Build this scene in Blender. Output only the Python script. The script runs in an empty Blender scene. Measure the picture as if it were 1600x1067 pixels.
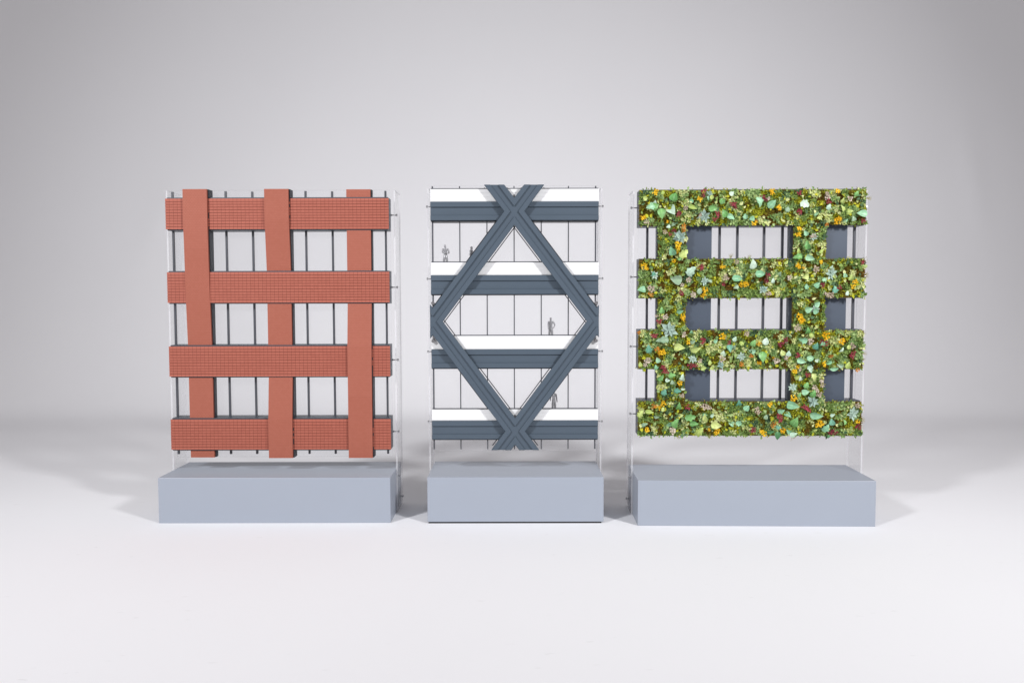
import bpy, bmesh, math, random
from mathutils import Vector, Matrix
random.seed(7)
S = bpy.context.scene
COL = S.collection
MM = 0.001

# ------------------------------------------------------------------ camera
cam_d = bpy.data.cameras.new('camera'); cam = bpy.data.objects.new('camera', cam_d); COL.objects.link(cam)
pit, roll = 0.0538, -0.0022
fw = Vector((0, math.cos(pit), -math.sin(pit))); up0 = Vector((0, math.sin(pit), math.cos(pit))); rt0 = Vector((1, 0, 0))
rt = rt0*math.cos(roll) + up0*math.sin(roll); up = up0*math.cos(roll) - rt0*math.sin(roll)
cam.matrix_world = Matrix(((rt.x, up.x, -fw.x, 0), (rt.y, up.y, -fw.y, -1.5), (rt.z, up.z, -fw.z, 0.4256), (0, 0, 0, 1)))
cam_d.sensor_width = 36; cam_d.lens = 28.22; cam_d.clip_start = 0.05; cam_d.clip_end = 50
S.camera = cam

# ------------------------------------------------------------------ studio light
W = bpy.data.worlds.new('World'); S.world = W; W.use_nodes = True
bg = W.node_tree.nodes['Background']; bg.inputs[0].default_value = (1.0, 0.955, 0.975, 1); bg.inputs[1].default_value = 0.335

def softbox(name, loc, aim, power, size, spread, colour):
    d = bpy.data.lights.new(name, 'AREA'); d.shape = 'DISK'; d.size = size; d.energy = power; d.color = colour
    d.spread = math.radians(spread)
    o = bpy.data.objects.new(name, d); COL.objects.link(o); o.location = loc
    o.rotation_euler = (Vector(aim)-Vector(loc)).to_track_quat('-Z', 'Y').to_euler()
    return o
softbox('studio_lamp', (1.90, -1.95, 1.66), (0.0, 0.85, 0.1), 16.9, 0.34, 84, (0.985, 0.98, 0.995))
softbox('studio_lamp', (-1.87, -2.05, 1.72), (0.0, 0.85, 0.1), 15.4, 0.34, 84, (0.975, 0.978, 1.0))

S.view_settings.view_transform = 'Standard'; S.view_settings.look = 'None'
S.view_settings.exposure = 0; S.view_settings.gamma = 1
S.cycles.use_denoising = True
S.cycles.max_bounces = 10; S.cycles.transparent_max_bounces = 24
S.cycles.caustics_reflective = False; S.cycles.caustics_refractive = False

# ------------------------------------------------------------------ materials
def new_mat(name):
    m = bpy.data.materials.new(name); m.use_nodes = True
    nt = m.node_tree; return m, nt, nt.nodes, nt.links, nt.nodes['Principled BSDF']

def mat(name, col, rough=0.5, metal=0.0, spec=0.5, vary=0.05, vscale=30, bump=0.0, bscale=400, bdist=0.0003):
    m, nt, N, L, P = new_mat(name)
    P.inputs['Roughness'].default_value = rough; P.inputs['Metallic'].default_value = metal
    P.inputs['Specular IOR Level'].default_value = spec
    tc = N.new('ShaderNodeTexCoord')
    nz = N.new('ShaderNodeTexNoise'); nz.inputs['Scale'].default_value = vscale; nz.inputs['Detail'].default_value = 4
    L.new(tc.outputs['Object'], nz.inputs['Vector'])
    mx = N.new('ShaderNodeMix'); mx.data_type = 'RGBA'
    mx.inputs['A'].default_value = tuple(c*(1-vary) for c in col) + (1,)
    mx.inputs['B'].default_value = tuple(min(1, c*(1+vary)) for c in col) + (1,)
    L.new(nz.outputs['Fac'], mx.inputs['Factor']); L.new(mx.outputs['Result'], P.inputs['Base Color'])
    if bump:
        n2 = N.new('ShaderNodeTexNoise'); n2.inputs['Scale'].default_value = bscale; n2.inputs['Detail'].default_value = 3
        L.new(tc.outputs['Object'], n2.inputs['Vector'])
        b = N.new('ShaderNodeBump'); b.inputs['Strength'].default_value = bump; b.inputs['Distance'].default_value = bdist
        L.new(n2.outputs['Fac'], b.inputs['Height']); L.new(b.outputs['Normal'], P.inputs['Normal'])
    return m

def tone_mat(name, c0, c1, rough=0.6, spec=0.3, trans=0.0):
    """colour runs from c0 to c1 with the 'tone' stored on each little piece"""
    m, nt, N, L, P = new_mat(name)
    P.inputs['Roughness'].default_value = rough; P.inputs['Specular IOR Level'].default_value = spec
    a = N.new('ShaderNodeAttribute'); a.attribute_name = 'tone'
    mx = N.new('ShaderNodeMix'); mx.data_type = 'RGBA'
    mx.inputs['A'].default_value = c0 + (1,); mx.inputs['B'].default_value = c1 + (1,)
    L.new(a.outputs['Fac'], mx.inputs['Factor']); L.new(mx.outputs['Result'], P.inputs['Base Color'])
    return m

def obj_mat(name, c0, c1, rough=0.45, spec=0.4, vein=None):
    """colour differs from object to object; an optional pale midrib and side veins"""
    m, nt, N, L, P = new_mat(name)
    P.inputs['Roughness'].default_value = rough; P.inputs['Specular IOR Level'].default_value = spec
    oi = N.new('ShaderNodeObjectInfo')
    mx = N.new('ShaderNodeMix'); mx.data_type = 'RGBA'
    mx.inputs['A'].default_value = c0 + (1,); mx.inputs['B'].default_value = c1 + (1,)
    L.new(oi.outputs['Random'], mx.inputs['Factor'])
    out = mx.outputs['Result']
    tc = N.new('ShaderNodeTexCoord')
    nz = N.new('ShaderNodeTexNoise'); nz.inputs['Scale'].default_value = 3.5; nz.inputs['Detail'].default_value = 3
    ad = N.new('ShaderNodeVectorMath'); ad.operation = 'ADD'
    L.new(tc.outputs['Object'], ad.inputs[0]); L.new(oi.outputs['Random'], ad.inputs[1]); L.new(ad.outputs[0], nz.inputs['Vector'])
    hs = N.new('ShaderNodeHueSaturation'); hs.inputs['Saturation'].default_value = 1.0
    mr = N.new('ShaderNodeMapRange'); mr.inputs[1].default_value = .3; mr.inputs[2].default_value = .7
    mr.inputs[3].default_value = .72; mr.inputs[4].default_value = 1.2
    L.new(nz.outputs['Fac'], mr.inputs[0]); L.new(mr.outputs[0], hs.inputs['Value']); L.new(out, hs.inputs['Color'])
    out = hs.outputs['Color']
    if vein:
        sx = N.new('ShaderNodeSeparateXYZ'); L.new(tc.outputs['Object'], sx.inputs[0])
        ab = N.new('ShaderNodeMath'); ab.operation = 'ABSOLUTE'; L.new(sx.outputs['Y'], ab.inputs[0])
        m1 = N.new('ShaderNodeMapRange'); m1.inputs[1].default_value = 0.0; m1.inputs[2].default_value = 0.045
        m1.inputs[3].default_value = 0.42; m1.inputs[4].default_value = 0.0
        L.new(ab.outputs[0], m1.inputs[0])
        # side veins slant towards the tip
        su = N.new('ShaderNodeMath'); su.operation = 'SUBTRACT'; L.new(sx.outputs['X'], su.inputs[0]); L.new(ab.outputs[0], su.inputs[1])
        sn = N.new('ShaderNodeMath'); sn.operation = 'MULTIPLY'; sn.inputs[1].default_value = 38; L.new(su.outputs[0], sn.inputs[0])
        si = N.new('ShaderNodeMath'); si.operation = 'SINE'; L.new(sn.outputs[0], si.inputs[0])
        m2 = N.new('ShaderNodeMapRange'); m2.inputs[1].default_value = .6; m2.inputs[2].default_value = 1
        m2.inputs[3].default_value = 0; m2.inputs[4].default_value = .3
        L.new(si.outputs[0], m2.inputs[0])
        mxx = N.new('ShaderNodeMath'); mxx.operation = 'MAXIMUM'; L.new(m1.outputs[0], mxx.inputs[0]); L.new(m2.outputs[0], mxx.inputs[1])
        mv = N.new('ShaderNodeMix'); mv.data_type = 'RGBA'; mv.inputs['B'].default_value = vein + (1,)
        L.new(mxx.outputs[0], mv.inputs['Factor']); L.new(out, mv.inputs['A']); out = mv.outputs['Result']
    L.new(out, P.inputs['Base Color'])
    return m

def clear_mat(name, tint, gloss=0.6, haze=0.0, rough=0.03):
    """clear sheet: sees through, mirrors at the glancing angle, a little white haze mixed in to brighten it"""
    m = bpy.data.materials.new(name); m.use_nodes = True
    nt = m.node_tree; N = nt.nodes; L = nt.links; N.clear()
    out = N.new('ShaderNodeOutputMaterial'); t = N.new('ShaderNodeBsdfTransparent'); t.inputs[0].default_value = tint + (1,)
    g = N.new('ShaderNodeBsdfGlossy'); g.inputs['Roughness'].default_value = rough
    f = N.new('ShaderNodeFresnel'); f.inputs[0].default_value = 1.45
    mu = N.new('ShaderNodeMath'); mu.operation = 'MULTIPLY'; mu.inputs[1].default_value = gloss; L.new(f.outputs[0], mu.inputs[0])
    mx = N.new('ShaderNodeMixShader'); L.new(mu.outputs[0], mx.inputs[0]); L.new(t.outputs[0], mx.inputs[1]); L.new(g.outputs[0], mx.inputs[2])
    last = mx
    if haze:
        d = N.new('ShaderNodeBsdfDiffuse'); d.inputs[0].default_value = (.9, .9, .92, 1)
        m2 = N.new('ShaderNodeMixShader'); m2.inputs[0].default_value = haze
        L.new(mx.outputs[0], m2.inputs[1]); L.new(d.outputs[0], m2.inputs[2]); last = m2
    L.new(last.outputs[0], out.inputs[0])
    return m

def paper_mat():
    m, nt, N, L, P = new_mat('white_paper')
    P.inputs['Roughness'].default_value = 0.75; P.inputs['Specular IOR Level'].default_value = 0.25
    tc = N.new('ShaderNodeTexCoord')
    nz = N.new('ShaderNodeTexNoise'); nz.inputs['Scale'].default_value = 2.2; nz.inputs['Detail'].default_value = 5
    L.new(tc.outputs['Object'], nz.inputs['Vector'])
    mx = N.new('ShaderNodeMix'); mx.data_type = 'RGBA'
    mx.inputs['A'].default_value = (0.835, 0.835, 0.855, 1); mx.inputs['B'].default_value = (0.865, 0.865, 0.88, 1)
    L.new(nz.outputs['Fac'], mx.inputs['Factor'])
    col = mx.outputs['Result']
    # faint scuffs and specks left on the sheet in front of the models
    mp = N.new('ShaderNodeMapping'); mp.inputs['Scale'].default_value = (30, 90, 30); mp.inputs['Rotation'].default_value = (0, 0, .7)
    L.new(tc.outputs['Object'], mp.inputs['Vector'])
    n2 = N.new('ShaderNodeTexNoise'); n2.inputs['Scale'].default_value = 1; n2.inputs['Detail'].default_value = 2
    L.new(mp.outputs[0], n2.inputs['Vector'])
    mr = N.new('ShaderNodeMapRange'); mr.inputs[1].default_value = .70; mr.inputs[2].default_value = .82
    mr.inputs[3].default_value = 0; mr.inputs[4].default_value = .25
    L.new(n2.outputs['Fac'], mr.inputs[0])
    sx = N.new('ShaderNodeSeparateXYZ'); L.new(tc.outputs['Object'], sx.inputs[0])
    lo = N.new('ShaderNodeMath'); lo.operation = 'LESS_THAN'; lo.inputs[1].default_value = .004; L.new(sx.outputs['Z'], lo.inputs[0])
    ml = N.new('ShaderNodeMath'); ml.operation = 'MULTIPLY'; L.new(mr.outputs[0], ml.inputs[0]); L.new(lo.outputs[0], ml.inputs[1])
    m2 = N.new('ShaderNodeMix'); m2.data_type = 'RGBA'; m2.inputs['B'].default_value = (.42, .41, .40, 1)
    L.new(ml.outputs[0], m2.inputs['Factor']); L.new(col, m2.inputs['A'])
    L.new(m2.outputs['Result'], P.inputs['Base Color'])
    n3 = N.new('ShaderNodeTexNoise'); n3.inputs['Scale'].default_value = 900; L.new(tc.outputs['Object'], n3.inputs['Vector'])
    b = N.new('ShaderNodeBump'); b.inputs['Strength'].default_value = .08; b.inputs['Distance'].default_value = .0002
    L.new(n3.outputs['Fac'], b.inputs['Height']); L.new(b.outputs['Normal'], P.inputs['Normal'])
    return m

M = {
 'paper': paper_mat(),
 'base': mat('blue_grey_lacquer', (0.315, 0.347, 0.405), .38, spec=.45, vary=.02, vscale=12, bump=.06, bscale=900, bdist=.0001),
 'tile': tone_mat('terracotta_tile', (0.335, 0.095, 0.063), (0.368, 0.108, 0.073), .62, .3),
 'tile_joint': mat('tile_joint', (0.235, 0.060, 0.040), .8),
 'brick': tone_mat('terracotta_brick', (0.33, 0.098, 0.062), (0.365, 0.117, 0.078), .66, .3),
 'brick_joint': mat('brick_joint', (0.30, 0.088, 0.056), .8),
 'near_black': mat('black_paint', (0.018, 0.021, 0.028), .5, vary=.05),  # near-black for upright backings, beam outlines and spandrel strips
 'anthracite': mat('anthracite_paint', (0.050, 0.060, 0.076), .42, vary=.06, vscale=40),
 'slate': mat('slate_grey_paint', (0.067, 0.091, 0.119), .42, spec=.4, vary=.07, vscale=22, bump=.05, bscale=700, bdist=.0001),
 'panel_grey': mat('panel_grey_paint', (0.052, 0.069, 0.098), .5, vary=.05, vscale=18),
 'white': mat('white_paint', (0.78, 0.785, 0.79), .45, vary=.01),
 'mull': mat('grey_mullion', (0.055, 0.058, 0.070), .4),
 'clear': clear_mat('clear_acrylic', (0.994, 0.994, 0.995), .22, .006, .01),
 'window': clear_mat('window_acrylic', (0.995, 0.996, 0.998), .25, .02, .01),
 'edge': clear_mat('acrylic_edge', (0.95, 0.95, 0.96), .3, .30, .2),
 'chrome': mat('polished_steel', (0.62, 0.62, 0.64), .2, metal=1.0),
 'pad': mat('black_felt', (0.02, 0.02, 0.022), .9),
 'moss_bed': mat('moss_bed', (0.14, 0.12, 0.022), .95, vary=.5, vscale=120, bump=.6, bscale=500, bdist=.001),
}

# ------------------------------------------------------------------ mesh helpers (all in millimetres)
class MB:
    def __init__(s): s.v = []; s.f = []; s.m = []; s.t = []
    def add(s, vs, fs, mi=0, tone=None):
        o = len(s.v); s.v += [tuple(p) for p in vs]; s.f += [tuple(i+o for i in f) for f in fs]; s.m += [mi]*len(fs)
        s.t += [random.random() if tone is None else tone]*len(vs)
    def box(s, x0, x1, y0, y1, z0, z1, mi=0, back=True, tone=None):
        vs = [(x0,y0,z0),(x1,y0,z0),(x1,y0,z1),(x0,y0,z1),(x0,y1,z0),(x1,y1,z0),(x1,y1,z1),(x0,y1,z1)]
        fs = [(0,1,2,3),(1,5,6,2),(4,0,3,7),(3,2,6,7),(4,5,1,0)]
        if back: fs.append((5,4,7,6))
        s.add(vs, fs, mi, tone)
    def prism(s, poly, y0, y1, mi=0, tone=None):
        """convex outline (u,z), anticlockwise seen from the front, pushed from y0 back to y1"""
        n = len(poly)
        vs = [(p[0], y0, p[1]) for p in poly] + [(p[0], y1, p[1]) for p in poly]
        fs = [tuple(range(n)), tuple(range(2*n-1, n-1, -1))] + [(i, n+i, n+(i+1) % n, (i+1) % n) for i in range(n)]
        s.add(vs, fs, mi, tone)
    def cyl(s, p0, p1, r, n=12, mi=0):
        p0 = Vector(p0); p1 = Vector(p1); d = (p1-p0).normalized()
        a = d.orthogonal().normalized(); b = d.cross(a)
        vs = []
        for p in (p0, p1):
            for i in range(n):
                t = 2*math.pi*i/n; vs.append(p + a*(r*math.cos(t)) + b*(r*math.sin(t)))
        fs = [tuple(range(n-1, -1, -1)), tuple(range(n, 2*n))] + [(i, (i+1) % n, n+(i+1) % n, n+i) for i in range(n)]
        s.add(vs, fs, mi)
    def mesh(s, name, mats, scale=MM, tone=False, smooth=False):
        me = bpy.data.meshes.new(name)
        me.from_pydata([(a*scale, b*scale, c*scale) for a, b, c in s.v], [], s.f)
        for m in mats: me.materials.append(m)
        me.polygons.foreach_set('material_index', s.m)
        if tone:
            at = me.attributes.new('tone', 'FLOAT', 'POINT'); at.data.foreach_set('value', s.t)
        if smooth: me.polygons.foreach_set('use_smooth', [True]*len(me.polygons))
        me.update()
        return me
    def build(s, name, mats, parent=None, **k):
        return put(name, s.mesh(name, mats if isinstance(mats, (list, tuple)) else [mats], **k), parent)

def put(name, me, parent=None, loc=None):
    o = bpy.data.objects.new(name, me); COL.objects.link(o)
    if parent: o.parent = parent
    if loc: o.location = [c*MM for c in loc]
    return o

def soften(o, w, seg=2):
    """real rounded arrises, baked into the mesh"""
    bm = bmesh.new(); bm.from_mesh(o.data)
    bmesh.ops.recalc_face_normals(bm, faces=bm.faces)
    es = [e for e in bm.edges if len(e.link_faces) == 2 and e.calc_face_angle(0) > .5]
    bmesh.ops.bevel(bm, geom=es, offset=w*MM, segments=seg, affect='EDGES', profile=.5, clamp_overlap=True)
    bm.to_mesh(o.data); bm.free(); return o

def boxpart(name, x0, x1, y0, y1, z0, z1, m, parent, bevel=0):
    b = MB(); b.box(x0, x1, y0, y1, z0, z1); o = b.build(name, m, parent)
    return soften(o, bevel) if bevel else o

def thing(name, label, cat, loc, rot=0, group=None):
    o = bpy.data.objects.new(name, None); COL.objects.link(o); o.empty_display_size = .05
    o.location = loc; o.rotation_euler = (0, 0, rot); o['label'] = label; o['category'] = cat
    if group: o['group'] = group
    return o

# ------------------------------------------------------------------ paper sweep
def backdrop():
    y_start, y_cove, R, ztop, HW = -3.2, 1.30, 0.75, 2.7, 3.4
    prof = []
    n = 60
    for i in range(n): prof.append((y_start + (y_cove-y_start)*i/n, 0))
    for i in range(40): a = math.pi/2*i/40; prof.append((y_cove+R*math.sin(a), R-R*math.cos(a)))
    for i in range(61): prof.append((y_cove+R, R+(ztop-R)*i/60))
    nx = 180; vs = []; fs = []
    def crease(x, z, cx, cz, slope, w, h, ln):
        d = (x-cx) - slope*(z-cz); al = (z-cz)/ln
        return h*math.exp(-(d/w)**2)*math.exp(-al*al)
    for j, (y, z) in enumerate(prof):
        up_ = min(1, max(0, (z-.02)/.5))
        for i in range(nx+1):
            x = -HW + 2*HW*i/nx
            w = up_*(.004*math.sin(x*1.7+.6)*math.sin(z*1.3) + .0025*math.sin(x*3.1+z*1.9) + .0012*math.sin(x*7.3-z*4.1+1))
            if z > .05:
                w += crease(x, z, 2.02, .95, -.18, .05, .010, .25) + crease(x, z, -1.55, .78, .35, .05, .007, .16)
            vs.append((x, y-w, z))
    for j in range(len(prof)-1):
        for i in range(nx):
            a = j*(nx+1)+i; fs.append((a, a+1, a+nx+2, a+nx+1))
    me = bpy.data.meshes.new('backdrop'); me.from_pydata(vs, [], fs); me.materials.append(M['paper'])
    me.polygons.foreach_set('use_smooth', [True]*len(fs)); me.update()
    o = bpy.data.objects.new('backdrop', me); COL.objects.link(o)
    o['kind'] = 'structure'; o['label'] = 'seamless white paper sweep under and behind the three models'; o['category'] = 'backdrop'
    return o
backdrop()

# ------------------------------------------------------------------ parts common to the three models
def base_block(parent, w, dep, h, lift=0):
    o = boxpart('base', -w/2, w/2, 0, dep, lift, h, M['base'], parent, .7)
    if lift: boxpart('foot_pad', -w/2+1.5, w/2-4, 1.6, dep-3, 0, lift-.02, M['pad'], parent)
    return o

def side_panel(parent, u0, u1, t0, t1, z0, z1):
    b = MB(); b.box(u0, u1, t0, t1, z0, z1)
    # the two broad sides are clear, white in the edges imitates piped light
    b.m = [1, 0, 0, 1, 1, 1]
    return b.build('side_panel', [M['clear'], M['edge']], parent)

def screw(parent, u_in, u_out, t, z, r=1.6):
    d = 1 if u_out > u_in else -1
    b = MB(); b.cyl((u_in, t, z), (u_out+d*.5, t, z), r*.75)
    o = b.build('screw', M['chrome'], parent)
    h = MB(); h.cyl((u_out+d*.1, t, z), (u_out+d*2.6, t, z), 2.5, 16); h.cyl((u_out+d*2.6, t, z), (u_out+d*3.4, t, z), 1.7, 16)
    h.build('screw_head', M['chrome'], o, smooth=False)
    k = MB(); k.cyl((u_in+d*1.5, t, z), (u_in+d*3.2, t, z), 2.1, 6); k.build('nut', M['chrome'], o)
    return o

def clear_sheet(parent, u0, u1, t0, t1, z0, z1):
    b = MB(); b.box(u0, u1, t0, t1, z0, z1); b.m = [0, 1, 1, 1, 1, 0]
    return b.build('window_sheet', [M['window'], M['edge']], parent)

# ================================================================== 1 brick lattice model
A = thing('brick_facade_model', 'architectural facade model of woven terracotta brick bands over windows on a blue grey plinth', 'facade model',
          (-.452, .0065, 0), -.0012)
base_block(A, 441, 148.3, 86.9)
ZR = [(559.5, 618), (418, 477), (274.8, 333.4), (131.5, 190.7)]
VC = [-156, .5, 156.3]
for z0, z1 in ZR:
    h = MB(); h.box(-213, 213, 53, 92, z0-2.2, z1+2.4)
    band = h.build('horizontal_band', M['anthracite'], A)
    f = MB(); f.box(-215, 215, 51.1, 53.0, z0, z1, 1, back=False)
    nr, nc = 11, 56
    ph, pw = (z1-z0)/nr, 430/nc
    for r in range(nr):
        for c in range(nc):
            j = random.uniform(-.06, .06)
            x0 = -215+c*pw; zz = z0+r*ph
            f.box(x0+(.3 if c else 0), x0+pw, 50+j, 51.2, zz+.0, zz+ph-(.95 if r < nr-1 else 0), 0, back=False, tone=(.95 if r in (0, nr-1) else random.uniform(.1, .8)))
    o = f.build('tile_facing', [M['tile'], M['tile_joint']], band, tone=True); o['kind'] = 'stuff'
# the upright bands pass in front of (45) or behind (55) the level ones
PATH = [
 [(635.5, 45), (560, 45), (418, 49.4), (334, 54), (115, 55)],
 [(635.5, 45), (575, 45), (477, 53.2), (275, 53.2), (191, 45), (115.5, 45)],
 [(635.5, 53.5), (418, 53.5), (333, 45), (115.5, 45)],
]
def t_at(path, z):
    for (za, ta), (zb, tb) in zip(path, path[1:]):
        if zb <= z <= za: return ta+(tb-ta)*(za-z)/(za-zb)
    return path[-1][1] if z < path[-1][0] else path[0][1]
for cx, path, joint in zip(VC, PATH, (521, None, 233)):
    hw = 23.3
    b = MB()
    for (za, ta), (zb, tb) in zip(path, path[1:]):
        x0, x1 = cx-hw+.2, cx+hw+1.8
        vs = [(x0,tb+5,zb),(x1,tb+5,zb),(x1,ta+5,za),(x0,ta+5,za),(x0,71,zb),(x1,71,zb),(x1,71,za),(x0,71,za)]
        fs = [(0,1,2,3),(1,5,6,2),(4,0,3,7),(5,4,7,6)]
        if za == path[0][0]: fs.append((3,2,6,7))
        if zb == path[-1][0]: fs.append((4,5,1,0))
        b.add(vs, fs)
    band = b.build('vertical_band', M['near_black'], A)
    f = MB()
    for (za, ta), (zb, tb) in zip(path, path[1:]):   # body of the facing, up to the joints
        x0, x1 = cx-hw+.1, cx+hw-.1
        vs = [(x0,tb+.25,zb),(x1,tb+.25,zb),(x1,ta+.25,za),(x0,ta+.25,za),(x0,tb+5.4,zb),(x1,tb+5.4,zb),(x1,ta+5.4,za),(x0,ta+5.4,za)]
        fs = [(0,1,2,3),(1,5,6,2),(4,0,3,7)]
        if za == path[0][0]: fs.append((3,2,6,7))
        if zb == path[-1][0]: fs.append((4,5,1,0))
        f.add(vs, fs, 1)
    ztop, zbot = path[0][0], path[-1][0]
    nr = 160; ph = (ztop-zbot)/nr; bw = 2*hw/9
    for r in range(nr):
        zz = zbot+r*ph
        off = bw/2 if r % 2 else 0
        xs = [-hw] + [q for q in (-hw+off+bw*k for k in range(1 if not off else 0, 10)) if -hw+.3 < q < hw-.3] + [hw]
        for xa, xb in zip(xs, xs[1:]):
            gap = .5
            if joint and abs(zz+ph/2-joint) < ph*.55: gap = 1.0
            za_, zb_ = zz, zz+ph-gap
            ta, tb = t_at(path, za_), t_at(path, zb_)
            tn = random.uniform(.25, .75) + (.35 if joint and ((cx < 0 and zz > joint) or (cx > 100 and zz > joint)) else 0)
            vs = [(cx+xa+.2,ta,za_),(cx+xb-.2,ta,za_),(cx+xb-.2,tb,zb_),(cx+xa+.2,tb,zb_)]
            vs += [(x, y+.35, z) for x, y, z in vs]
            f.add(vs, [(0,1,2,3),(1,5,6,2),(4,0,3,7),(3,2,6,7),(4,5,1,0)], 0, tn)
    o = f.build('brick_facing', [M['brick'], M['brick_joint']], band, tone=True); o['kind'] = 'stuff'
for k in range(9):
    u = -210.5+52*k
    boxpart('mullion', u-1.8, u+1.8, 71.6, 76, 118.5, 634+(k % 3)*.4, M['mull'], A)
clear_sheet(A, -214, 214, 76.2, 78.6, 112, 637)
for sgn in (-1, 1):
    u0, u1 = (221, 224) if sgn > 0 else (-224, -221)
    side_panel(A, u0, u1, 75, 146, 2, 637)
    for z0, z1 in ZR: screw(A, sgn*212.9, sgn*224, 83, (z0+z1)/2)
    for t, z in ((92, 70), (136, 18)): screw(A, sgn*219, sgn*224, t, z, 2)

# ================================================================== 2 diagonal grid model
B = thing('diagrid_facade_model', 'architectural facade model with a dark slate diamond lattice over white and grey bands', 'facade model',
          (.006, .0004, 0), -.0015)
base_block(B, 333.5, 149.7, 88.3, 3.0)
ZM = [(574.6, 610.4, 634.7), (433.0, 469.8, 494.4), (290.6, 326.6, 352.7), (151.8, 187.6, 209.6)]
for z0, z1, z2 in ZM:
    h = z1-z0
    s = MB(); s.box(-162.2, 160.8, 52, 88, z0, z1)
    sp = s.build('spandrel', M['slate'], B); soften(sp, .35, 1)
    boxpart('underside_strip', -161.8, 160.4, 52.4, 86, z0-1.7, z0-.02, M['near_black'], sp)  # near-black strip added to darken the spandrel's underside
    # raised flanges above and below a sunk web
    s = MB(); s.box(-162.2, 160.8, 49.0, 51.98, z1-.29*h, z1); s.box(-162.2, 160.8, 49.0, 51.98, z0, z0+.27*h)
    soften(s.build('flange', M['slate'], sp), .8, 1)
    w = MB(); w.box(-162.2, 161.2, 53.5, 57, z1+.2, z2)
    slab = w.build('white_slab', M['white'], B); soften(slab, .3, 1)
    w = MB()
    for k in range(3):
        za = z1+.8+k*(z2-z1-.8)/3; w.box(-162, 161, 53.05, 53.45, za+.5, za+(z2-z1-.8)/3-.5)
    w.build('slab_strip', M['white'], slab)
    boxpart('shelf', -161, 160, 62.4, 98, z2-16, z2-12.5, M['white'], B)
    boxpart('sill_rail', -161.5, 160.5, 56.2, 59.6, z2+.1, z2+2.0, M['mull'], B)
for k in range(7):
    u = -158.8+52.4*k
    boxpart('mullion', u-(1.0 if 0 < k < 6 else 1.3), u+(1.0 if 0 < k < 6 else 1.3), 57.1, 59.9, 131, 640.5, M['mull'], B)
clear_sheet(B, -161.5, 160.5, 60, 62, 127.7, 641.5)
for sgn in (-1, 1):
    u0, u1 = (167.2, 170.2) if sgn > 0 else (-170.2, -167.2)
    side_panel(B, u0, u1, 75, 147, 2, 640)
    for z0, z1, z2 in ZM: screw(B, sgn*160.5, sgn*170.2, 82, z1-6)
    for t, z in ((92, 70), (136, 18)): screw(B, sgn*165.5, sgn*170.2, t, z, 2)

# diagonal H-section beams: each is a sunk web with two raised flanges, cut where another beam's web crosses
TN, LN, RN, BN = Vector((-1.2, 590.6)), Vector((-158.3, 381)), Vector((157.0, 381)), Vector((-.4, 168.5))
CLIP = (-163.4, 160.9, 132.2, 641.2)
def clip(poly, c=CLIP):
    def cut(ps, f):
        out = []
        for i in range(len(ps)):
            a, b = ps[i], ps[(i+1) % len(ps)]; fa, fb = f(a), f(b)
            if fa >= 0: out.append(a)
            if (fa > 0 and fb < 0) or (fa < 0 and fb > 0): out.append(a + (b-a)*(fa/(fa-fb)))
        return out
    for f in (lambda p: p.x-c[0], lambda p: c[1]-p.x, lambda p: p.y-c[2], lambda p: c[3]-p.y):
        poly = cut(poly, f)
        if len(poly) < 3: return []
    return poly
class Line:
    def __init__(s, a, b): s.p = a; s.d = (b-a).normalized(); s.n = Vector((-s.d.y, s.d.x)); s.L = (b-a).length
def meet(l, o, m, q):
    """point where line l shifted by o meets line m shifted by q"""
    p = l.p+l.n*o; r = m.p+m.n*q
    den = l.d.x*m.d.y-l.d.y*m.d.x
    k = ((r-p).x*m.d.y-(r-p).y*m.d.x)/den
    return p+l.d*k
lines = [Line(LN, TN), Line(TN, RN), Line(LN, BN), Line(BN, RN)]
HALF, WEB = 15.4, 5.6          # half width of a beam and of its sunk web
def ccw(ps):
    a = sum(ps[i].x*ps[(i+1) % len(ps)].y-ps[(i+1) % len(ps)].x*ps[i].y for i in range(len(ps)))
    return ps if a > 0 else ps[::-1]
crossing = {0: (1, 2), 1: (0, 3), 2: (0, 3), 3: (1, 2)}
ends = {0: (2, 1), 1: (0, 3), 2: (0, 3), 3: (2, 1)}
for i, l in enumerate(lines):
    e = .12*(i % 2) + .05*(i // 2)
    b = MB()
    ext = 95
    a0, a1 = l.p-l.d*ext, l.p+l.d*(l.L+ext)
    far = 1.0
    q = clip(ccw([a0+l.n*-HALF, a1+l.n*-HALF, a1+l.n*HALF, a0+l.n*HALF]))
    # stop halfway on to the parallel beam's side so nothing sticks out beyond the crossing stubs
    b.prism(q, 42.6+e, 48.6+e)
    beam = b.build('diagonal_beam', M['slate'], B)
    g = MB()
    m0, m1 = [lines[k] for k in ends[i]]
    for s in (-1, 1):
        oa, ob = s*WEB, s*HALF
        def seg(pa, pb, qa, qb):
            poly = clip(ccw([pa, pb, qb, qa]))
            if poly: g.prism(poly, 39.4+e, 42.58+e)
        def cross(m, side):   # the two corners of this flange on the edge of line m's web
            return meet(l, oa, m, side*WEB), meet(l, ob, m, side*WEB)
        def order(m):
            c1, c2 = cross(m, 1), cross(m, -1)
            k1 = (c1[0]-l.p).dot(l.d); k2 = (c2[0]-l.p).dot(l.d)
            return (c1, c2) if k1 < k2 else (c2, c1)
        lo0, hi0 = order(m0); lo1, hi1 = order(m1)
        seg(a0+l.n*oa, lo0[0], a0+l.n*ob, lo0[1])
        seg(hi0[0], lo1[0], hi0[1], lo1[1])
        seg(hi1[0], a1+l.n*oa, hi1[1], a1+l.n*ob)
    soften(g.build('flange', M['slate'], beam), .8, 1)
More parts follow.
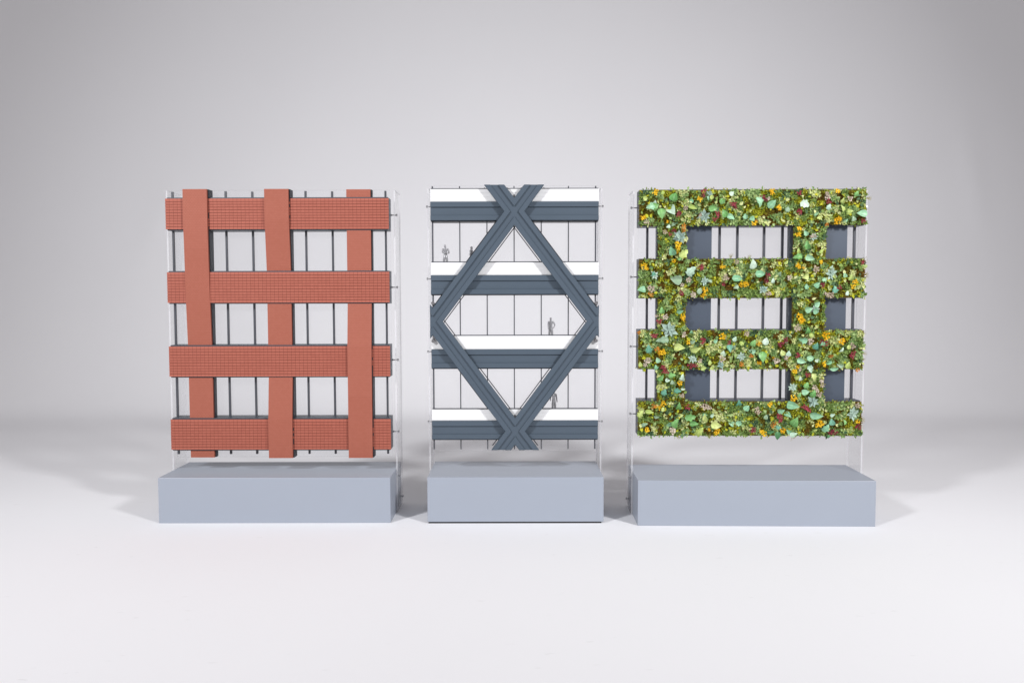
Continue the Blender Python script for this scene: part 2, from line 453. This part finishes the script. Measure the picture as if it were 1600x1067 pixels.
# dark outline drawn on the clear sheet just outside every beam
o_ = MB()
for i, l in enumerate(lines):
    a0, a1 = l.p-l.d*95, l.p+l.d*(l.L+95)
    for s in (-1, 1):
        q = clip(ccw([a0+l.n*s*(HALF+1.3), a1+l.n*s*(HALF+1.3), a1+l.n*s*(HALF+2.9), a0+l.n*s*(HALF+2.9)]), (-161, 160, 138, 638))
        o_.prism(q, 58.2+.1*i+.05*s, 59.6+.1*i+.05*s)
o_.build('beam_outline', M['near_black'], B)
for s, u in ((-1, -158.5), (1, 156.5)):   # small standoffs under the side nodes
    for z in (416.5, 343.5):
        c = MB(); c.cyl((u, 46, z), (u, 60, z), 3.2, 14); c.build('standoff', M['chrome'], B)

# ================================================================== figurines on the shelves
FM, fnt, FN, FL, FP = new_mat('clear_resin')
FP.inputs['Base Color'].default_value = (.46, .46, .48, 1); FP.inputs['Roughness'].default_value = .28
FP.inputs['Transmission Weight'].default_value = .3; FP.inputs['IOR'].default_value = 1.49; FP.inputs['Metallic'].default_value = .2
def figurine(label, loc, rot, pose, H=50):
    """one continuous skinned body; joints as fractions of the height (x right, y back, z up)"""
    J = {'hip': (0,0,.52,.062,.05), 'waist': (0,0,.60,.058,.044), 'chest': (0,.0,.72,.078,.052), 'neck': (0,-.004,.835,.03,.03), 'chin': (0,-.014,.868,.036,.042), 'skull': (0,-.006,.925,.045,.054), 'crown': (0,0,.963,.030,.036),
         'sl': (-.10,0,.80,.034,.032), 'el': (-.135,.01,.635,.026,.026), 'wl': (-.13,-.03,.50,.019,.019), 'hl': (-.128,-.045,.455,.020,.014),
         'sr': (.10,0,.80,.034,.032), 'er': (.135,.01,.635,.026,.026), 'wr': (.13,-.03,.50,.019,.019), 'hr': (.128,-.045,.455,.020,.014),
         'tl': (-.052,0,.47,.050,.048), 'kl': (-.058,-.008,.275,.036,.037), 'al': (-.06,.012,.045,.024,.026), 'fl': (-.066,-.07,.018,.026,.016),
         'tr': (.052,0,.47,.050,.048), 'kr': (.058,-.008,.275,.036,.037), 'ar': (.06,.012,.045,.024,.026), 'fr': (.066,-.07,.018,.026,.016)}
    for k, v in pose.items(): J[k] = v + J[k][len(v):]
    E = [('hip','waist'),('waist','chest'),('chest','neck'),('neck','chin'),('chin','skull'),('skull','crown'),('chest','sl'),('sl','el'),('el','wl'),('wl','hl'),
         ('chest','sr'),('sr','er'),('er','wr'),('wr','hr'),('hip','tl'),('tl','kl'),('kl','al'),('al','fl'),('hip','tr'),('tr','kr'),('kr','ar'),('ar','fr')]
    K = list(J); idx = {k: i for i, k in enumerate(K)}
    me = bpy.data.meshes.new('figurine')
    me.from_pydata([tuple(c*H*MM for c in J[k][:3]) for k in K], [(idx[a], idx[b]) for a, b in E], [])
    o = bpy.data.objects.new('figurine', me); COL.objects.link(o)
    sk = o.modifiers.new('skin', 'SKIN'); sk.use_smooth_shade = True; sk.branch_smoothing = .4
    for i, k in enumerate(K):
        d = me.skin_vertices[0].data[i]; g_ = 1.22 if k not in ('skull', 'crown', 'chin') else 1.1; d.radius = (J[k][3]*H*MM*g_, J[k][4]*H*MM*g_); d.use_root = (k == 'hip')
    sb = o.modifiers.new('sub', 'SUBSURF'); sb.levels = 2; sb.render_levels = 2
    me.materials.append(FM)
    # bake so that the body is one plain mesh
    dg = bpy.context.evaluated_depsgraph_get(); me2 = bpy.data.meshes.new_from_object(o.evaluated_get(dg)); o.modifiers.clear(); o.data = me2
    me2.name = 'figurine'
    if not me2.materials: me2.materials.append(FM)
    for p in me2.polygons: p.use_smooth = True
    x, t, z = loc
    o.location = (B.location.x+x*MM, B.location.y+t*MM, z*MM); o.rotation_euler = (0, 0, rot)
    o['label'] = label; o['category'] = 'figurine'; o['group'] = 'miniature people on the ledges'
    return o
figurine('clear grey miniature person with folded arms on the top ledge, left of the first mullion', (-136, 80, 482.4), .15,
         {'el': (-.118,-.02,.65), 'wl': (-.02,-.10,.62), 'hl': (.03,-.105,.635), 'er': (.135,-.02,.64), 'wr': (.12,-.09,.62), 'hr': (.06,-.118,.625),
          'skull': (-.018,-.006,.925), 'crown': (-.02,0,.963), 'chin': (-.016,-.014,.868)})
figurine('clear grey miniature person seen side on, half hidden by the upper left diagonal beam', (-85.5, 82, 480), 1.3, {'er': (.12,-.05,.66), 'wr': (.10,-.14,.66), 'hr': (.09,-.18,.68)}, 49)
figurine('clear miniature person with one hand on the hip, inside the diamond', (70.5, 80, 340.5), -.35, {'er': (.16,.03,.66), 'wr': (.12,-.01,.55), 'hr': (.085,-.03,.53), 'el': (-.105,.0,.64), 'wl': (-.095,-.02,.52), 'hl': (-.09,-.03,.47)}, 49)
figurine('clear miniature person on the lowest ledge, head hidden behind the lower right diagonal beam', (76.5, 80, 197.4), .5, {'el': (-.17,-.03,.66), 'wl': (-.22,-.10,.56), 'hl': (-.24,-.12,.54), 'ar': (.085,.012,.045), 'fr': (.10,-.06,.018)}, 49)
# ================================================================== 3 planted model
C = thing('green_wall_model', 'architectural facade model with planted bands of moss, leaves and flowers on a blue grey plinth', 'facade model',
          (.4552, -.0216, 0), -.022)
base_block(C, 441, 145, 85.7)
ZC = [(562.3, 628.5), (425.8, 498.5), (290.2, 363.6), (162.0, 227.5)]
UC = [(-178.5, -125.2), (76.8, 137.8)]
REG = []           # planted rectangles u0,u1,z0,z1
for z0, z1 in ZC:
    b = MB(); b.box(-213.6, 209.2, 53, 92, z0-1.2, z1+1.6)
    o = b.build('planter_band', M['anthracite'], C)
    m = MB(); m.box(-214.4, 210, 48.5, 52.9, z0+.4, z1-.4); m.build('moss_bed', M['moss_bed'], o)
    REG.append((-215, 210.8, z0, z1, o))
for i, (u0, u1) in enumerate(UC):
    for k in range(3):
        za, zb = ZC[k+1][1]+1.7, ZC[k][0]-1.3
        b = MB(); b.box(u0-(1.8 if i == 0 else 5.5), u1-.5, 55.5, 70, za, zb)
        o = b.build('planter_column', M['anthracite'], C)
        m = MB(); m.box(u0+.5, u1, 50.5, 55.4, za, zb); m.build('moss_bed', M['moss_bed'], o)
        REG.append((u0, u1, za-2, zb+2, o))
        p0, p1 = (u1, -75) if i == 0 else (u1, 181.5)
        boxpart('blank_panel', p0, p1, 60, 66, za, zb, M['panel_grey'], C)
for u in (-195.6, -57, -23, 28, 63, 200):
    boxpart('mullion', u-2.1, u+2.1, 71.0, 76, 163, 627, M['mull'], C)
clear_sheet(C, -213, 209, 76.2, 78.6, 163, 628)
for sgn in (-1, 1):
    u0, u1 = (221, 224) if sgn > 0 else (-224, -221)
    side_panel(C, u0, u1, 73, 143, 2, 631)
    for z0, z1 in ZC: screw(C, sgn*209, sgn*224, 83, (z0+z1)/2+4)
    for t, z in ((92, 70), (134, 18)): screw(C, sgn*219, sgn*224, t, z, 2)

# ---- projection helper: where a spot of the facade lies, from its place in the photograph's own grid (1.222 mm a pixel there)
def spot(px, py, t=45):
    fpx = 1254.2
    d = fw*fpx + rt*(px-800) + up*(533.5-py); o = Vector((0, -1.5, .4256))
    ca, sa = math.cos(-.022), math.sin(-.022)
    n = Vector((-sa, ca, 0)); P0 = Vector((.4552, -.0216, 0))
    k = (P0.dot(n)+t*MM-o.dot(n))/d.dot(n); P = o+d*k-P0
    return (P.x*ca+P.y*sa)*1000, P.z*1000

VEIN = (.62, .78, .55)
LM = {
 'g': obj_mat('green_leaf', (.10, .30, .07), (.22, .46, .15), vein=(.42, .62, .30)),
 'm': obj_mat('mint_leaf', (.15, .38, .20), (.30, .54, .33), vein=(.52, .70, .52)),
 'w': obj_mat('pale_mint_leaf', (.36, .54, .40), (.54, .68, .54), vein=(.70, .80, .70)),
 'l': obj_mat('lime_leaf', (.34, .46, .09), (.50, .58, .19), vein=(.62, .70, .34)),
 's': obj_mat('sage_leaf', (.20, .33, .20), (.30, .42, .28), vein=(.45, .56, .42)),
 't': obj_mat('teal_leaf', (.07, .26, .17), (.15, .38, .26), vein=(.35, .55, .45)),
 'd': obj_mat('dark_green_leaf', (.04, .15, .05), (.07, .22, .08), vein=(.2, .4, .2)),
}
FLM = {
 'yellow_flower': obj_mat('yellow_petal', (.66, .36, .006), (.78, .50, .02), .6, .2),
 'burgundy_flower': obj_mat('burgundy_petal', (.17, .018, .035), (.30, .045, .06), .6, .2),
 'cream_flower': obj_mat('cream_petal', (.40, .32, .24), (.56, .48, .39), .6, .2),
 'orange_flower': obj_mat('orange_petal', (.42, .15, .02), (.55, .22, .03), .6, .2),
 'succulent': obj_mat('silver_leaf', (.22, .34, .30), (.42, .54, .44), .5, .3),
}
def leaf_mesh(key, var):
    """unit leaf along +X, pointed tip, folded at the midrib and arched"""
    rr = random.Random(key+str(var)); b = MB()
    st = [(-.5, .04), (-.42, .28), (-.24, .46), (0, .44), (.2, .29), (.36, .13), (.5, .0)]
    if var == 1: st = [(-.46, .10), (-.40, .42), (-.26, .54), (-.02, .48), (.2, .30), (.38, .13), (.5, .0)]
    if var == 2: st = [(-.5, .04), (-.38, .46), (-.24, .34), (-.06, .52), (.12, .28), (.28, .26), (.5, .0)]
    vs = []; arch = rr.uniform(.05, .22); fold = rr.uniform(.30, .5); tw = rr.uniform(-.35, .35)
    for x, w in st:
        h = arch*(1-4*x*x)-.06*max(0, x)
        ww = w*(1+rr.uniform(-.08, .08))
        for s in (-1, -.5, 0, .5, 1):
            vs.append((x, s*ww, h + fold*abs(s)*ww*(.8+.2*rr.random()) + tw*x*s*ww))
    fs = []
    for i in range(len(st)-1):
        for k in range(4):
            a = i*5+k; fs.append((a, a+5, a+6, a+1))
    b.add(vs, fs)
    return b.mesh('leaf', [LM[key]], scale=1, smooth=True)
def tuft_mesh(kind, var):
    """ragged head of small folded petals"""
    rr = random.Random(kind+str(var)); b = MB()
    n = 24
    for i in range(n):
        a = rr.uniform(0, 2*math.pi); r0 = rr.uniform(0, .30); hgt = rr.uniform(.0, .28)
        d = Vector((math.cos(a), math.sin(a), rr.uniform(.0, .9))).normalized(); side = d.cross(Vector((0, 0, 1))).normalized()
        o = Vector((math.cos(a)*r0, math.sin(a)*r0, hgt)); ln = rr.uniform(.16, .30); w = rr.uniform(.08, .15)
        b.add([o, o+d*ln*.55+side*w, o+d*ln, o+d*ln*.55-side*w], [(0, 1, 2, 3)])
    return b.mesh(kind, [FLM[kind]], scale=1)
def rosette_mesh(var):
    rr = random.Random(var); b = MB(); n = 9
    for ring, (cnt, ln, lift) in enumerate(((7, .5, .12), (5, .34, .3), (3, .18, .5))):
        for i in range(cnt):
            a = 2*math.pi*(i+ring*.4)/cnt+rr.uniform(-.15, .15)
            d = Vector((math.cos(a), math.sin(a), 0)); sd = Vector((-d.y, d.x, 0)); l = ln*rr.uniform(.8, 1.1); w = l*.24
            z = .05*ring
            b.add([(0, 0, z), tuple(d*l*.5+sd*w+Vector((0, 0, z+lift*l*.6))), tuple(d*l+Vector((0, 0, z+lift*l))), tuple(d*l*.5-sd*w+Vector((0, 0, z+lift*l*.6))), tuple(d*l*.5+Vector((0, 0, z+lift*l*.3)))],
                  [(0, 4, 1), (4, 2, 1), (0, 3, 4), (4, 3, 2)])
    return b.mesh('succulent', [FLM['succulent']], scale=1)
LEAFM = {k: [leaf_mesh(k, v) for v in range(3)] for k in LM}
TUFT = {k: [tuft_mesh(k, v) for v in range(3)] for k in FLM if k != 'succulent'}
ROSE = [rosette_mesh(v) for v in range(3)]
RP = random.Random(21)
def plant(name, me, u, t, z, L, W_, ang, tilt=.3, D=None):
    """L long in direction ang (degrees, in the plane of the facade), facing forward"""
    a = math.radians(ang)
    X = Vector((math.cos(a), 0, math.sin(a))); Z = Vector((0, -1, 0)); Y = Z.cross(X)
    R = Matrix((X, Y, Z)).transposed()
    R = R @ Matrix.Rotation(RP.uniform(-tilt, tilt), 3, 'X') @ Matrix.Rotation(RP.uniform(-tilt, tilt*.6), 3, 'Y')
    o = bpy.data.objects.new(name, me); COL.objects.link(o); o.parent = C
    s = Matrix.Diagonal((L*MM, W_*MM, (D or (L+W_)/2)*MM))
    o.matrix_local = Matrix.Translation((u*MM, t*MM, z*MM)) @ (R @ s).to_4x4()
    return o
# big leaves: x, y in the enlargement, length, width, direction, kind; one list for each quarter of the facade
QA = (970, 280, 5.333); QB = (1170, 280, 5.333); QC = (970, 480, 5.333); QD = (1170, 480, 4.85)
LEAVES = [(QA, [(245,228,85,65,200,'m'),(285,222,70,65,20,'g'),(280,195,50,40,80,'w'),(447,150,80,70,75,'g'),(342,290,95,75,-85,'g'),(425,262,95,80,-55,'w'),(768,243,78,50,0,'g'),(850,182,68,50,65,'g'),
   (862,285,75,55,115,'g'),(915,320,75,55,-20,'m'),(430,598,88,70,110,'m'),(522,615,98,78,35,'l'),(592,768,100,80,50,'w'),(462,832,108,75,175,'s'),(972,830,112,58,3,'m'),(172,925,78,60,185,'m'),(660,930,60,48,75,'s'),
   (590,180,45,40,60,'m'),(600,235,80,40,-20,'l'),(440,380,50,36,10,'s'),(395,395,40,30,200,'w'),(760,150,45,36,90,'l'),(925,120,46,40,40,'w'),(725,160,40,36,120,'m'),(350,110,46,34,60,'l'),(205,160,46,40,10,'l'),
   (1040,310,50,45,100,'m'),(985,330,46,36,60,'l'),(700,860,50,32,20,'w'),(740,850,46,32,150,'s'),(270,790,48,40,100,'t'),(960,900,46,40,200,'s'),(490,660,40,32,30,'g'),(480,480,55,30,140,'w'),(520,470,50,28,30,'w')]),
 (QB, [(80,195,92,72,-70,'m'),(195,207,90,70,45,'m'),(467,212,84,75,-20,'w'),(838,275,66,60,10,'l'),(942,288,88,70,170,'m'),(30,705,95,72,95,'w'),(95,790,98,60,5,'m'),(470,810,68,55,200,'l'),(712,918,66,60,85,'t'),
   (405,652,80,55,185,'g'),(512,655,82,55,-15,'m'),(632,840,52,36,10,'m'),(855,820,55,48,80,'l'),(570,1040,62,50,30,'m'),(490,548,75,52,100,'g'),(475,450,50,44,120,'m'),(665,230,55,46,60,'w'),(780,245,55,40,120,'l'),
   (785,180,50,34,70,'l'),(25,330,50,44,190,'m'),(200,845,45,36,80,'w'),(260,790,46,34,60,'s'),(120,910,44,36,100,'t'),(480,895,50,40,90,'m'),(570,880,60,46,40,'m'),(690,740,52,36,60,'w'),(715,810,52,30,-60,'l'),(600,600,44,36,50,'l'),
   (415,600,50,36,100,'l'),(320,250,52,40,60,'s'),(560,290,46,40,20,'m'),(590,330,48,40,-30,'l'),(870,330,46,40,100,'s'),(805,345,50,44,45,'m'),(820,950,42,34,80,'w'),(385,930,50,36,130,'l'),(310,690,46,32,40,'l'),(900,120,50,40,60,'g'),(800,800,46,36,110,'m')]),
 (QC, [(345,25,62,52,95,'g'),(495,32,60,48,20,'m'),(345,280,112,68,182,'s'),(230,345,78,58,95,'t'),(490,338,100,66,-10,'l'),(622,342,102,68,20,'l'),(905,345,72,55,-80,'t'),(690,505,54,44,0,'l'),(765,510,40,34,-50,'l'),
   (330,580,70,54,30,'g'),(428,572,66,50,10,'g'),(515,585,74,52,80,'w'),(360,705,60,54,60,'t'),(475,697,62,48,-10,'t'),(480,820,80,44,85,'g'),(168,890,72,58,60,'l'),(240,872,74,44,-8,'l'),(580,915,100,66,5,'g'),
   (705,920,86,52,92,'l'),(795,985,100,58,-5,'l'),(655,1032,98,66,50,'l'),(460,965,92,66,60,'g'),(980,797,66,52,95,'t'),(1050,840,62,52,50,'m'),(920,972,54,46,170,'m'),(985,965,62,52,-20,'m'),(610,972,82,44,0,'g'),(855,385,54,46,80,'w'),
   (200,980,60,40,20,'s'),(300,910,50,34,0,'s'),(400,975,62,46,200,'m'),(790,280,46,34,30,'m'),(950,265,50,40,60,'w'),(600,285,50,40,20,'s'),(870,325,46,40,10,'l'),(290,500,46,40,90,'m'),(740,460,46,34,80,'l'),(700,900,40,34,10,'m'),
   (760,900,44,30,50,'w'),(390,610,46,34,0,'w'),(430,625,40,34,100,'s'),(520,680,40,26,0,'w'),(160,475,46,34,90,'l'),(590,210,46,36,90,'m'),(1010,300,50,44,40,'l'),(310,440,52,44,120,'m'),(940,330,46,40,50,'s'),(500,900,50,34,10,'l'),(350,850,42,34,80,'l')]),
 (QD, [(455,15,62,50,20,'m'),(510,30,54,46,-10,'m'),(440,175,56,48,95,'g'),(410,245,72,52,170,'m'),(105,378,90,66,-85,'g'),(130,258,62,56,80,'w'),(505,290,60,52,60,'t'),(470,390,64,48,30,'m'),(400,407,74,44,-12,'m'),
   (465,470,64,48,-75,'w'),(495,530,60,48,-80,'l'),(435,590,54,46,60,'g'),(430,645,62,48,10,'m'),(485,652,62,52,60,'g'),(755,440,62,44,75,'l'),(650,465,82,34,0,'m'),(335,745,100,64,-12,'m'),(245,785,60,46,20,'m'),(295,815,64,46,-40,'m'),
   (350,865,92,70,60,'g'),(515,820,104,62,0,'m'),(580,910,74,62,45,'m'),(630,868,60,50,100,'t'),(215,972,74,44,-88,'d'),(165,938,64,36,10,'d'),(225,905,54,44,70,'t'),(340,965,64,40,20,'w'),(25,330,58,42,170,'m'),(635,815,44,30,10,'w'),
   (35,270,60,46,60,'g'),(255,345,52,40,110,'l'),(300,350,46,42,80,'w'),(400,345,50,34,60,'l'),(690,440,56,34,160,'s'),(600,420,60,34,200,'m'),(760,300,44,34,80,'l'),(365,530,44,34,40,'l'),(390,540,40,32,100,'w'),(340,605,50,34,140,'s'),
   (380,660,44,34,60,'g'),(520,400,46,34,0,'w'),(560,270,44,36,90,'m'),(700,320,50,34,60,'w'),(475,210,44,34,20,'l'),(130,830,44,34,60,'s'),(720,870,44,34,90,'g'),(300,940,46,34,140,'m'),(500,930,44,30,30,'l'),(600,980,30,26,-80,'d')])]
for (ox, oy, sc), rows in LEAVES:
    for x, y, L, W_, a, k in rows:
        t = RP.uniform(40, 44.5) - (2 if L > 70 else 0)
        u, z = spot(ox+x/sc, oy+y/sc, t)
        plant('leaf', RP.choice(LEAFM[k]), u, t, z, L/sc*1.18, W_/sc*1.18, a, .5)
ROS = [(QA, [(695,310,115),(490,480,120),(700,850,80),(280,800,80),(740,120,60)]), (QB, [(540,482,70),(690,790,110),(120,920,80)]), (QC, [(400,190,150),(1005,410,80),(600,430,80),(830,480,70)]), (QD, [(485,715,95),(785,805,110),(500,15,70),(330,605,70)])]
for (ox, oy, sc), rows in ROS:
    for x, y, d in rows:
        u, z = spot(ox+x/sc, oy+y/sc, 42)
        plant('succulent', RP.choice(ROSE), u, 42, z, d/sc*1.3, d/sc*1.3, RP.uniform(0, 360), .25)
FLOW = {
 'yellow_flower': [(QA, [(290,108,60),(655,165,52),(185,320,52),(480,545,66),(470,580,50),(445,685,38),(190,720,66),(215,745,40),(845,725,56),(1010,880,66),(1040,875,50),(700,920,56),(685,965,56),(470,610,30),(390,355,30)]),
   (QB, [(190,105,58),(250,240,54),(735,100,50),(735,350,66),(755,325,40),(40,365,56),(415,415,50),(408,465,52),(410,725,56),(600,690,40),(885,855,50),(862,895,52),(455,740,34),(790,250,26)]),
   (QC, [(510,75,56),(515,100,40),(345,375,66),(320,390,40),(560,290,50),(850,245,66),(490,632,52),(350,800,56),(315,830,56),(800,1032,66),(215,1022,52),(165,485,40),(735,1015,34)]),
   (QD, [(385,65,56),(398,100,56),(575,215,72),(700,260,60),(72,275,42),(565,430,52),(345,485,46),(370,448,34),(78,420,40),(335,692,60),(155,735,48),(540,880,60),(512,895,40),(255,932,52),(115,955,50),(95,940,40),(825,862,40),(190,380,26)])],
 'burgundy_flower': [(QA, [(690,105,50),(685,135,46),(935,200,56),(950,235,50),(480,290,54),(800,295,56),(780,335,44),(440,430,46),(412,460,36),(665,735,62),(850,872,52),(505,945,54)]),
   (QB, [(110,150,50),(132,172,46),(415,268,60),(415,115,50),(665,188,50),(950,352,44),(155,800,50),(148,840,52),(942,690,46),(610,882,50),(755,902,42)]),
   (QC, [(318,118,54),(280,232,56),(350,505,50),(370,540,54),(575,485,54),(612,487,50),(680,278,60),(905,300,46),(555,828,56)]),
   (QD, [(240,285,50),(282,255,50),(575,272,62),(365,365,46),(790,362,56),(445,507,48),(420,765,60),(448,780,44),(228,825,50),(236,850,46),(25,930,58),(615,942,50),(652,945,46),(825,905,52),(550,255,36)])],
 'cream_flower': [(QA, [(540,240,44),(215,355,48),(365,440,44),(870,820,58),(565,840,50),(255,915,66),(600,965,56),(960,690,44),(655,300,40),(510,880,36)]),
   (QB, [(540,482,56),(645,145,62),(835,165,52),(555,755,62),(680,965,60),(640,965,44),(160,960,56),(340,820,46),(650,120,36),(160,160,36)]),
   (QC, [(370,82,52),(520,225,56),(835,430,62),(700,828,66),(735,835,44),(425,1030,70),(225,440,62),(205,480,40),(505,738,44),(655,445,46),(1045,220,50),(300,70,30)]),
   (QD, [(365,155,58),(465,262,52),(285,382,52),(545,555,46),(530,655,50),(210,400,54),(780,292,52),(65,780,66),(820,745,46),(500,605,46),(515,635,36),(555,590,36),(385,470,30)])],
 'orange_flower': [(QA, [(520,395,50),(520,430,40),(250,955,50)]), (QB, [(60,345,30),(650,380,36)]), (QC, [(300,352,54),(1000,475,56),(270,822,52),(150,215,40)]), (QD, [(180,885,50),(15,370,40),(620,370,36),(820,470,40)])],
}
for kind, qs in FLOW.items():
    for (ox, oy, sc), rows in qs:
        for x, y, d in rows:
            t = RP.uniform(41, 45); u, z = spot(ox+x/sc, oy+y/sc, t)
            plant(kind, RP.choice(TUFT[kind]), u, t, z, d/sc*1.3, d/sc*1.3, RP.uniform(0, 360), .3)

# ---- ground cover between them: patches of moss, lichen and small leaves that nobody could count
KIND = {  # material, weight
 'olive': (tone_mat('olive_moss', (.15, .12, .014), (.33, .28, .045), .9, .1), 24),
 'lime': (tone_mat('lime_lichen', (.25, .28, .012), (.50, .50, .045), .8, .1), 24),
 'green': (tone_mat('small_green_leaf', (.08, .145, .028), (.22, .32, .075), .6, .3), 22),
 'grey': (tone_mat('small_sage_leaf', (.13, .235, .065), (.36, .48, .19), .6, .3), 11),
 'pale': (tone_mat('small_pale_leaf', (.42, .48, .14), (.64, .68, .34), .6, .3), 10),
 'brown': (tone_mat('ochre_moss', (.17, .105, .018), (.32, .20, .04), .9, .1), 7),
 'dark': (tone_mat('dark_teal_leaf', (.03, .07, .03), (.09, .17, .075), .6, .3), 4),
}
KK = list(KIND); KW = [KIND[k][1] for k in KK]
seeds = [(RP.uniform(-216, 212), RP.uniform(160, 630), RP.choices(KK, KW)[0]) for _ in range(2300)]
grid = {}
for s in seeds: grid.setdefault((int(s[0]//20), int(s[1]//20)), []).append(s)
def patch(u, z):
    best = None; bd = 1e9; gx, gz = int(u//20), int(z//20)
    for a in (-1, 0, 1):
        for c in (-1, 0, 1):
            for s in grid.get((gx+a, gz+c), ()):
                d = (s[0]-u)**2+(s[1]-z)**2
                if d < bd: bd, best = d, s[2]
    return best or 'green'
def sprig(b, kind, u, t, z, u0=-999, u1=999, z0=-999, z1=999):
    mi = KK.index(kind); tn = RP.random()
    if kind in ('olive', 'brown'):                     # fine upright threads
        for _ in range(7):
            d = Vector((RP.gauss(0, .75), -1, RP.gauss(0, .75))).normalized(); L = RP.uniform(2.2, 5)
            sd = d.cross(Vector((RP.gauss(0, 1), RP.gauss(0, 1), RP.gauss(0, 1)))).normalized()*RP.uniform(.6, 1.1)
            o = Vector((min(u1, max(u0, u+RP.gauss(0, 1.8))), t, min(z1, max(z0, z+RP.gauss(0, 1.8)))))
            b.add([o-sd, o+sd, o+d*L], [(0, 1, 2)], mi, min(1, max(0, tn+RP.gauss(0, .2))))
    elif kind == 'lime':                               # small lobed flakes
        for _ in range(3):
            d = Vector((RP.gauss(0, 1), -RP.uniform(.2, 1.1), RP.gauss(0, 1))).normalized(); L = RP.uniform(1.8, 3.6)
            sd = d.cross(Vector((RP.gauss(0, 1), RP.gauss(0, 1), RP.gauss(0, 1)))).normalized()*L*.5
            o = Vector((u+RP.gauss(0, 1.5), t-RP.uniform(0, 2.5), z+RP.gauss(0, 1.5)))
            b.add([o, o+d*L*.5+sd, o+d*L, o+d*L*.5-sd], [(0, 1, 2, 3)], mi, min(1, max(0, tn+RP.gauss(0, .2))))
    else:                                              # small folded leaves
        L0 = {'green': 5.4, 'grey': 6.2, 'pale': 5.2, 'dark': 5.5}[kind]
        for _ in range(2):
            a = RP.uniform(0, 2*math.pi)
            d = Vector((math.cos(a), -RP.uniform(.15, .9), math.sin(a))).normalized(); L = L0*RP.uniform(.6, 1.25)
            sd = d.cross(Vector((RP.gauss(0, .35), -1, RP.gauss(0, .35)))).normalized()*L*RP.uniform(.24, .36)
            nrm = sd.cross(d).normalized()*L*.12
            o = Vector((u, t-RP.uniform(0, 3), z))
            b.add([o, o+d*L*.45+sd+nrm, o+d*L, o+d*L*.45-sd+nrm, o+d*L*.5], [(0, 4, 1), (4, 2, 1), (0, 3, 4), (4, 3, 2)], mi, min(1, max(0, tn+RP.gauss(0, .15))))
for n, (u0, u1, z0, z1, o) in enumerate(REG):
    front = 48.4 if n < 4 else 50.4
    b = MB(); area = (u1-u0)*(z1-z0)
    for _ in range(int(area/4.2)):
        u = RP.uniform(u0+1, u1-1.5); z = RP.uniform(z0+1.5, z1-1.5)
        sprig(b, patch(u, z), u, front-RP.uniform(-.5, 2.0), z, u0, u1, z0, z1)
    for _ in range(int(area/85)):                       # medium leaves lying over the moss, too many to count
        u = RP.uniform(u0+2, u1-2); z = RP.uniform(z0+2, z1-2); k = RP.choices(('pale', 'grey', 'green', 'lime', 'dark'), (2, 2, 4, 3, 2))[0]
        a = RP.uniform(0, 2*math.pi); d = Vector((math.cos(a), -RP.uniform(-.1, .6), math.sin(a))).normalized(); L = RP.uniform(5.5, 9.5)
        sd = d.cross(Vector((RP.gauss(0, .3), -1, RP.gauss(0, .3)))).normalized()*L*RP.uniform(.26, .40); nr_ = sd.cross(d).normalized()*L*RP.uniform(.05, .2)
        o2 = Vector((u, front-RP.uniform(2, 5), z)); tn = RP.random()
        b.add([o2, o2+d*L*.22+sd*.8+nr_*.7, o2+d*L*.5+sd+nr_, o2+d*L*.78+sd*.55+nr_*.6, o2+d*L, o2+d*L*.78-sd*.55+nr_*.6, o2+d*L*.5-sd+nr_, o2+d*L*.22-sd*.8+nr_*.7, o2+d*L*.5],
              [(0, 8, 1), (1, 8, 2), (2, 8, 3), (3, 8, 4), (0, 7, 8), (7, 6, 8), (6, 5, 8), (5, 4, 8)], KK.index(k), tn)
    # stray threads over the rims
    for _ in range(int((u1-u0)*(.22 if n < 4 else .08))):
        z = RP.choice((z0, z1)); u = RP.uniform(u0, u1); sprig(b, RP.choice(('olive', 'green', 'lime', 'grey')), u, front-RP.uniform(0, 2), z+RP.uniform(-1, 1.2))
    g = b.build('small_foliage', [KIND[k][0] for k in KK], o, tone=True); g['kind'] = 'stuff'
# wispy sprigs that stick out at the right-hand rim and below
ws = MB()
for px, py, a0, L in ((1351, 303, 20, 7), (1354, 310, -15, 10), (1347, 545, 35, 11), (1348, 552, 5, 10), (1346, 560, -30, 9), (1348, 522, 60, 8), (1346, 655, -20, 9), (1343, 668, 10, 8), (1110, 679, -95, 12), (1238, 680, -80, 10), (1352, 430, 10, 8), (1060, 680, -100, 7), (1170, 404, 80, 9), (1142, 403, 95, 9)):
    u, z = spot(px, py, 46)
    for k in range(5):
        a = math.radians(a0+RP.uniform(-35, 35)); d = Vector((math.cos(a), -RP.uniform(.1, .6), math.sin(a))).normalized()
        sd = Vector((-math.sin(a), 0, math.cos(a)))*.45; o = Vector((u+RP.uniform(-2, 1), 46, z+RP.uniform(-2, 2)))
        l = L*RP.uniform(.5, 1.1)
        ws.add([o-sd, o+sd, o+d*l], [(0, 1, 2)], 0)
        for q in (.4, .6, .8):
            p = o+d*l*q
            for s in (-1, 1):
                e = (d*.6+sd.normalized()*s*.8).normalized(); ws.add([p, p+e*2.4+sd*.8, p+e*3.2], [(0, 1, 2)], 0)
g = ws.build('sprig', [KIND['olive'][0]], C, tone=True); g['kind'] = 'stuff'
